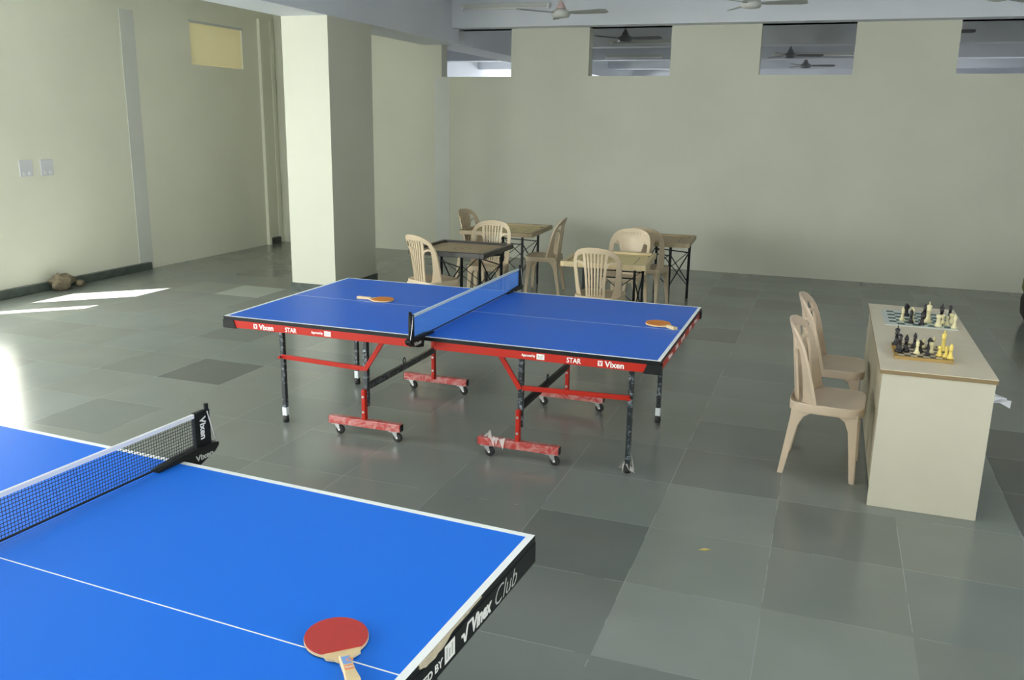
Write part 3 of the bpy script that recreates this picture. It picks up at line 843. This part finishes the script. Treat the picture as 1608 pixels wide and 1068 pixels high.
# ------------------------------------------------------------------ carrom boards on folding stands
def carrom(loc, rz, sx, sy, label, frame, surf, z, stand_loc, stand_rz, slabel, ss=(.5, .4)):
    t = thing('carrom_board', label, 'carrom board', (*loc, z), rz, 'carrom boards on stands')
    bm = B()
    span(bm, -sx / 2 + .04, sx / 2 - .04, -sy / 2 + .04, sy / 2 - .04, .018, .028); obj('playing_surface', bm, surf, t)
    for a in (-1, 1):
        bm = B(); xa, xb = sorted((a * sx / 2, a * (sx / 2 - .045))); span(bm, xa, xb, -sy / 2, sy / 2, 0, .05, bevel=.004); obj('frame_rail', bm, frame, t)
        bm = B(); ya, yb = sorted((a * sy / 2, a * (sy / 2 - .045))); span(bm, -sx / 2 + .045, sx / 2 - .045, ya, yb, 0, .05, bevel=.004); obj('frame_rail', bm, frame, t)
    s = thing('carrom_stand', slabel, 'stand', (*stand_loc, 0), stand_rz, 'folding carrom stands')
    a, b = ss[0] / 2, ss[1] / 2
    zt = z - .002
    for i in (-1, 1):
        for j in (-1, 1):
            bm = B(); bar(bm, (i * a, j * b, 0), (i * a, j * b, zt), .022, .022); obj('leg', bm, BLACK, s)
    for j in (-1, 1):
        bm = B(); bar(bm, (-a, j * b, zt - .012), (a, j * b, zt - .012), .018, .018); bar(bm, (-a, j * b, zt - .12), (a, j * b, zt - .12), .012, .012); obj('top_rail', bm, BLACK, s)
        for k in (-1, 1):
            bm = B(); bar(bm, (-k * a, j * (b + .008 * k), .16), (k * a, j * (b + .008 * k), zt - .10), .012, .006); obj('cross_brace', bm, BLACK, s)
    for i in (-1, 1):
        bm = B(); bar(bm, (i * a, -b, zt - .012), (i * a, b, zt - .012), .018, .018); obj('top_rail', bm, BLACK, s)
        for k in (-1, 1):
            bm = B(); bar(bm, (i * (a + .008 * k), -k * b, .2), (i * (a + .008 * k), k * b, zt - .10), .012, .006); obj('cross_brace', bm, BLACK, s)
    return t
carrom((-1.405, 3.14), 0, .82, .86, 'carrom board with a thick dark frame, front left of the four', CDARK, CARROM_B, .66, (-1.32, 3.17), R(-42), 'black folding stand under the dark-framed carrom board', (.5, .45))
carrom((-1.57, 4.95), R(3), .90, .98, 'large yellow carrom board at the rear beside the back wall, left one', CPALE, CARROM_Y, .66, (-1.52, 5.0), R(-10), 'black folding stand under the rear yellow carrom board', (.5, .4))
carrom((.17, 3.10), R(4), .80, .86, 'pale plywood carrom board between the slatted and the solid-backed chairs', CWOOD, CARROM_Y, .66, (.20, 3.15), 0, 'black folding stand under the pale plywood carrom board', (.5, .4))
carrom((.30, 4.83), R(3), .82, .82, 'thin pale carrom board at the rear right of the group', CPALE, CARROM_B, .66, (.37, 4.9), R(-25), 'black folding stand with bare legs under the rear right carrom board', (.46, .38))

# ------------------------------------------------------------------ desk
dk = thing('desk', 'cream laminate desk with two chess sets at the right of the room', 'desk', (0, 0, 0))
bm = B(); span(bm, 2.452, 2.995, -.447, 1.397, .736, .757, mi=1); span(bm, 2.4505, 2.9965, -.4485, 1.3985, .757, .760)
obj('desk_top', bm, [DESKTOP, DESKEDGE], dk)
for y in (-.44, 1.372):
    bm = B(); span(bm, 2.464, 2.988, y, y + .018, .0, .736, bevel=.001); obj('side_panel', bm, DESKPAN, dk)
bm = B(); span(bm, 2.478, 2.494, -.422, 1.372, .03, .736); obj('front_panel', bm, DESKSHADE, dk)
bm = B(); span(bm, 2.494, 2.96, -.422, 1.372, .60, .616); obj('shelf', bm, DESKPAN, dk)
# sheet of paper pushed over the shelf edge, creased
bm = B()
g = []
for i in range(7):
    for j in range(5):
        x = 2.78 + .05 * i; y = -.37 + .055 * j
        z = .618 + (.02 * math.sin(j * 1.4) ** 2 + .012 * ((i + j) % 2)) * (1 if x > 2.94 else .2) - (.9 * max(0, x - 3.0)) * (.3 + .1 * j)
        g.append(bm.verts.new((x + .012 * (j % 2), y + .12 * max(0, x - 2.95), max(z, .55 if x > 2.97 else .6175))))
for i in range(6):
    for j in range(4): bm.faces.new((g[i * 5 + j], g[i * 5 + j + 1], g[i * 5 + j + 6], g[i * 5 + j + 5]))
o = obj('paper_sheet', bm, PAPER, smooth=False)
sm = o.modifiers.new('thick', 'SOLIDIFY'); sm.thickness = .0015; sm.offset = 1
tag(o, 'crumpled white paper sticking out at the right side of the desk', 'paper')

# chess boards and pieces
def board(loc, sx, sy, h, m, side, label, nm):
    bm = B(); span(bm, -sx / 2, sx / 2, -sy / 2, sy / 2, 0, h, mi=1, bevel=.001)
    for f in bm.faces:
        if all(v.co.z > h - .0008 for v in f.verts): f.material_index = 0
    o = obj('chessboard', bm, [m, side], loc=loc); tag(o, label, 'chessboard', 'chessboards on the desk'); return o
ZD = .7602
board((2.675, -.025, ZD), .29, .34, .016, CHESS_N, mat('board_edge_wood', (.40, .26, .09), .5), 'brown folding chessboard at the nearer end of the desk', 'n')
board((2.735, .945, ZD), .42, .50, .004, CHESS_F, mat('mat_edge', (.6, .64, .6), .5), 'large green and white chess mat at the farther end of the desk', 'f')
PROF = {
 'pawn': [(.0, 0), (.0155, 0), (.016, .005), (.0135, .008), (.012, .011), (.0075, .018), (.006, .030), (.0095, .033), (.006, .035), (.009, .040), (.0095, .045), (.007, .051), (.002, .054)],
 'rook': [(.0, 0), (.018, 0), (.018, .006), (.015, .010), (.011, .018), (.0095, .040), (.013, .044), (.0135, .058), (.010, .058), (.009, .053), (.001, .053)],
 'bishop': [(.0, 0), (.018, 0), (.018, .006), (.014, .011), (.009, .022), (.007, .045), (.012, .048), (.0075, .051), (.0105, .060), (.0095, .068), (.005, .076), (.0035, .077), (.0038, .081), (.001, .083)],
 'queen': [(.0, 0), (.020, 0), (.020, .007), (.015, .012), (.0095, .026), (.008, .056), (.013, .060), (.008, .064), (.0125, .080), (.010, .084), (.005, .086), (.0045, .090), (.001, .092)],
 'king': [(.0, 0), (.021, 0), (.021, .007), (.016, .013), (.010, .028), (.0085, .060), (.014, .064), (.009, .068), (.0135, .086), (.008, .091), (.003, .093), (.001, .094)],
 'knight': [(.0, 0), (.018, 0), (.018, .006), (.015, .011), (.012, .016), (.010, .020), (.001, .021)],
}
cache = {}
def piece(kind, m, x, y, z, label, h=1., rz=0):
    key = (kind, m.name)
    if key not in cache:
        bm = B(); lathe(bm, PROF[kind][1:], 16)
        if kind == 'king':
            span(bm, -.0022, .0022, -.0025, .0025, .093, .108); span(bm, -.0022, .0022, -.0065, .0065, .099, .1035)
        if kind == 'knight':
            prism(bm, [(-.011, .018), (.010, .018), (.006, .034), (.018, .042), (.018, .048), (.006, .058), (.000, .066), (-.006, .060), (-.012, .046), (-.007, .032)], -.006, .006, Matrix(((1, 0, 0, 0), (0, 0, 1, 0), (0, 1, 0, 0), (0, 0, 0, 1))))
        o = obj('chess_' + kind, bm, m); cache[key] = o
    else:
        o = cache[key].copy(); col.objects.link(o)
    o.location = (x, y, z); o.scale = (h, h, h); o.rotation_euler = (0, 0, rz)
    tag(o, label, 'chess piece', 'pieces on the nearer chessboard' if y < .4 else 'pieces on the farther chess mat')
    return o
ZN, ZF = ZD + .016, ZD + .004
BP, WP, YP = BPIECE, WPIECE, YPIECE
piece('king', BP, 2.552, .075, ZN, 'tall black chess king at the left end of the nearer chessboard', 1.05)
piece('queen', BP, 2.557, -.085, ZN, 'stout black queen in front of the tall black king on the nearer board', 1.1)
piece('bishop', BP, 2.592, -.055, ZN, 'black bishop second from the left on the nearer chessboard', 1.12)
piece('bishop', BP, 2.645, .06, ZN, 'black bishop standing behind a cream pawn near the middle of the nearer board', 1.0)
piece('bishop', WP, 2.646, -.095, ZN, 'cream bishop left of the middle at the front of the nearer board', .95)
piece('knight', BP, 2.664, -.045, ZN, 'black knight right behind the cream bishop on the nearer board', 1.0, .4)
piece('pawn', BP, 2.699, -.115, ZN, 'black pawn at the front middle of the nearer chessboard', .95)
piece('knight', BP, 2.720, .045, ZN, 'black knight right of the middle at the back of the nearer board', 1.0, -.5)
piece('rook', WP, 2.722, -.03, ZN, 'cream rook just before the back black knight on the nearer board', .95)
piece('pawn', WP, 2.693, .07, ZN, 'pinkish cream pawn at the back middle of the nearer board', .95)
piece('bishop', WP, 2.745, .09, ZN, 'cream bishop at the back, left of the yellow king, on the nearer board', .8)
piece('rook', YP, 2.757, -.10, ZN, 'yellow rook at the front right of the nearer chessboard', .95)
piece('king', YP, 2.788, .045, ZN, 'tall yellow king at the back right of the nearer chessboard', 1.05)
piece('pawn', YP, 2.790, -.105, ZN, 'small yellow pawn between the yellow rook and the corner yellow bishop', 1.1)
piece('bishop', YP, 2.806, -.14, ZN, 'yellow bishop at the right front corner of the nearer chessboard', 1.0)
piece('bishop', WP, 2.635, .86, ZF, 'cream bishop leftmost of the pieces on the farther chess mat', 1.05)
piece('knight', BP, 2.668, 1.03, ZF, 'black knight at the back left of the farther chess mat', 1.25, .8)
piece('bishop', WP, 2.690, .845, ZF, 'cream bishop beside the green-lit black bishop on the farther mat', 1.15)
piece('bishop', BP, 2.680, .79, ZF, 'black bishop at the front left of the farther chess mat', 1.1)
piece('bishop', BP, 2.742, .765, ZF, 'black bishop at the front middle of the farther chess mat', 1.1)
piece('queen', BP, 2.775, .985, ZF, 'black queen behind the tall cream king on the farther mat', 1.05)
piece('king', WP, 2.785, .86, ZF, 'tall cream king in the middle of the farther chess mat', 1.25)
piece('rook', WP, 2.836, .765, ZF, 'cream rook at the front right of the farther chess mat', 1.25)
piece('king', BP, 2.868, .925, ZF, 'tall black king at the right of the farther chess mat', 1.1)
piece('pawn', WP, 2.872, .86, ZF, 'pinkish cream pawn left of the cream rook pair on the farther mat', 1.15)
piece('pawn', WP, 2.890, .82, ZF, 'cream pawn just right of the tall black king on the farther mat', 1.15)
piece('queen', BP, 2.930, 1.04, ZF, 'black queen at the back right of the farther chess mat', 1.0)
piece('rook', WP, 2.922, .87, ZF, 'cream rook before the rear black queen on the farther mat', 1.15)
piece('bishop', WP, 2.925, .74, ZF, 'cream bishop at the right front corner of the farther chess mat', 1.1)

# ------------------------------------------------------------------ light
w = bpy.data.worlds.new('sky'); scene.world = w; w.use_nodes = True
bg = w.node_tree.nodes['Background']; bg.inputs['Color'].default_value = (.95, .98, .97, 1)
wt = w.node_tree; wc = wt.nodes.new('ShaderNodeTexCoord')           # hazy sky, brighter towards the sun's side
wd = wt.nodes.new('ShaderNodeVectorMath'); wd.operation = 'DOT_PRODUCT'; wd.inputs[1].default_value = (-.90, -.35, .27)
wt.links.new(wc.outputs['Generated'], wd.inputs[0])
wr = wt.nodes.new('ShaderNodeMapRange'); wr.inputs['From Min'].default_value = 0; wr.inputs['From Max'].default_value = 1
wr.inputs['To Min'].default_value = 7; wr.inputs['To Max'].default_value = 16
wt.links.new(wd.outputs['Value'], wr.inputs['Value']); wt.links.new(wr.outputs['Result'], bg.inputs['Strength'])

def portal(name, loc, rot, sx, sy):
    l = bpy.data.lights.new(name, 'AREA'); l.shape = 'RECTANGLE'; l.size = sx; l.size_y = sy
    l.cycles.is_portal = True
    o = bpy.data.objects.new(name, l); col.objects.link(o); o.location = loc; o.rotation_euler = rot
for k, (a, b, c, d) in enumerate(LW):
    portal('window_portal', (XL - .21, (a + b) / 2, (c + d) / 2), (0, R(-90), 0), d - c, b - a)
for a, b, c, d in FW:
    portal('window_portal', ((a + b) / 2, YF - .21, (c + d) / 2), (R(90), 0, 0), b - a, d - c)
for a, b, c, d in RW_FILL:
    portal('window_portal', (XR + .21, (a + b) / 2, (c + d) / 2), (0, R(90), 0), d - c, b - a)  # sky portal over an added right-hand opening
for a, b in ((13.9, 17.5),):
    portal('window_portal', (XL - .41, (a + b) / 2, 1.5), (0, R(-90), 0), 1.0, b - a)

portal('window_portal', (XR + .21, 14.25, 1.4), (0, R(90), 0), .8, 3.5)
portal('window_portal', (-6.15, YE + .21, 2.685), (R(-90), 0, 0), 4.9, 1.37)
s = bpy.data.lights.new('sun', 'SUN'); s.energy = 45; s.angle = R(.5); s.color = (1, .96, .88)
so = bpy.data.objects.new('sun', s); col.objects.link(so)
so.rotation_euler = Vector((.69, .69, -1)).to_track_quat('-Z', 'Y').to_euler()

# ------------------------------------------------------------------ camera
yaw, pitch, roll = .34156463, .24303159, .0171356
cy, sy, cp, sp = math.cos(yaw), math.sin(yaw), math.cos(pitch), math.sin(pitch)
f = Vector((-sy * cp, cy * cp, -sp)); r = Vector((cy, sy, 0)); u = r.cross(f)
r2 = math.cos(roll) * r + math.sin(roll) * u; u2 = -math.sin(roll) * r + math.cos(roll) * u
cam = bpy.data.cameras.new('camera'); cam.sensor_fit = 'HORIZONTAL'; cam.sensor_width = 36; cam.lens = 1374.3554 * 36 / 1608
cam.clip_start = .05; cam.clip_end = 200
co = bpy.data.objects.new('camera', cam); col.objects.link(co)
co.matrix_world = Matrix(((r2.x, u2.x, -f.x, 2.11600603), (r2.y, u2.y, -f.y, -5.18293609), (r2.z, u2.z, -f.z, 1.95783702), (0, 0, 0, 1)))
scene.camera = co

vs = scene.view_settings
scene.display_settings.display_device = 'sRGB'
vs.view_transform = 'Standard'; vs.look = 'None'; vs.exposure = 0.55; vs.gamma = 1.0; vs.use_curve_mapping = False
cy_ = scene.cycles
cy_.use_denoising = True
cy_.max_bounces = 10; cy_.diffuse_bounces = 6; cy_.glossy_bounces = 4; cy_.transparent_max_bounces = 12
cy_.sample_clamp_indirect = 6.0
cy_.caustics_reflective = False; cy_.caustics_refractive = False
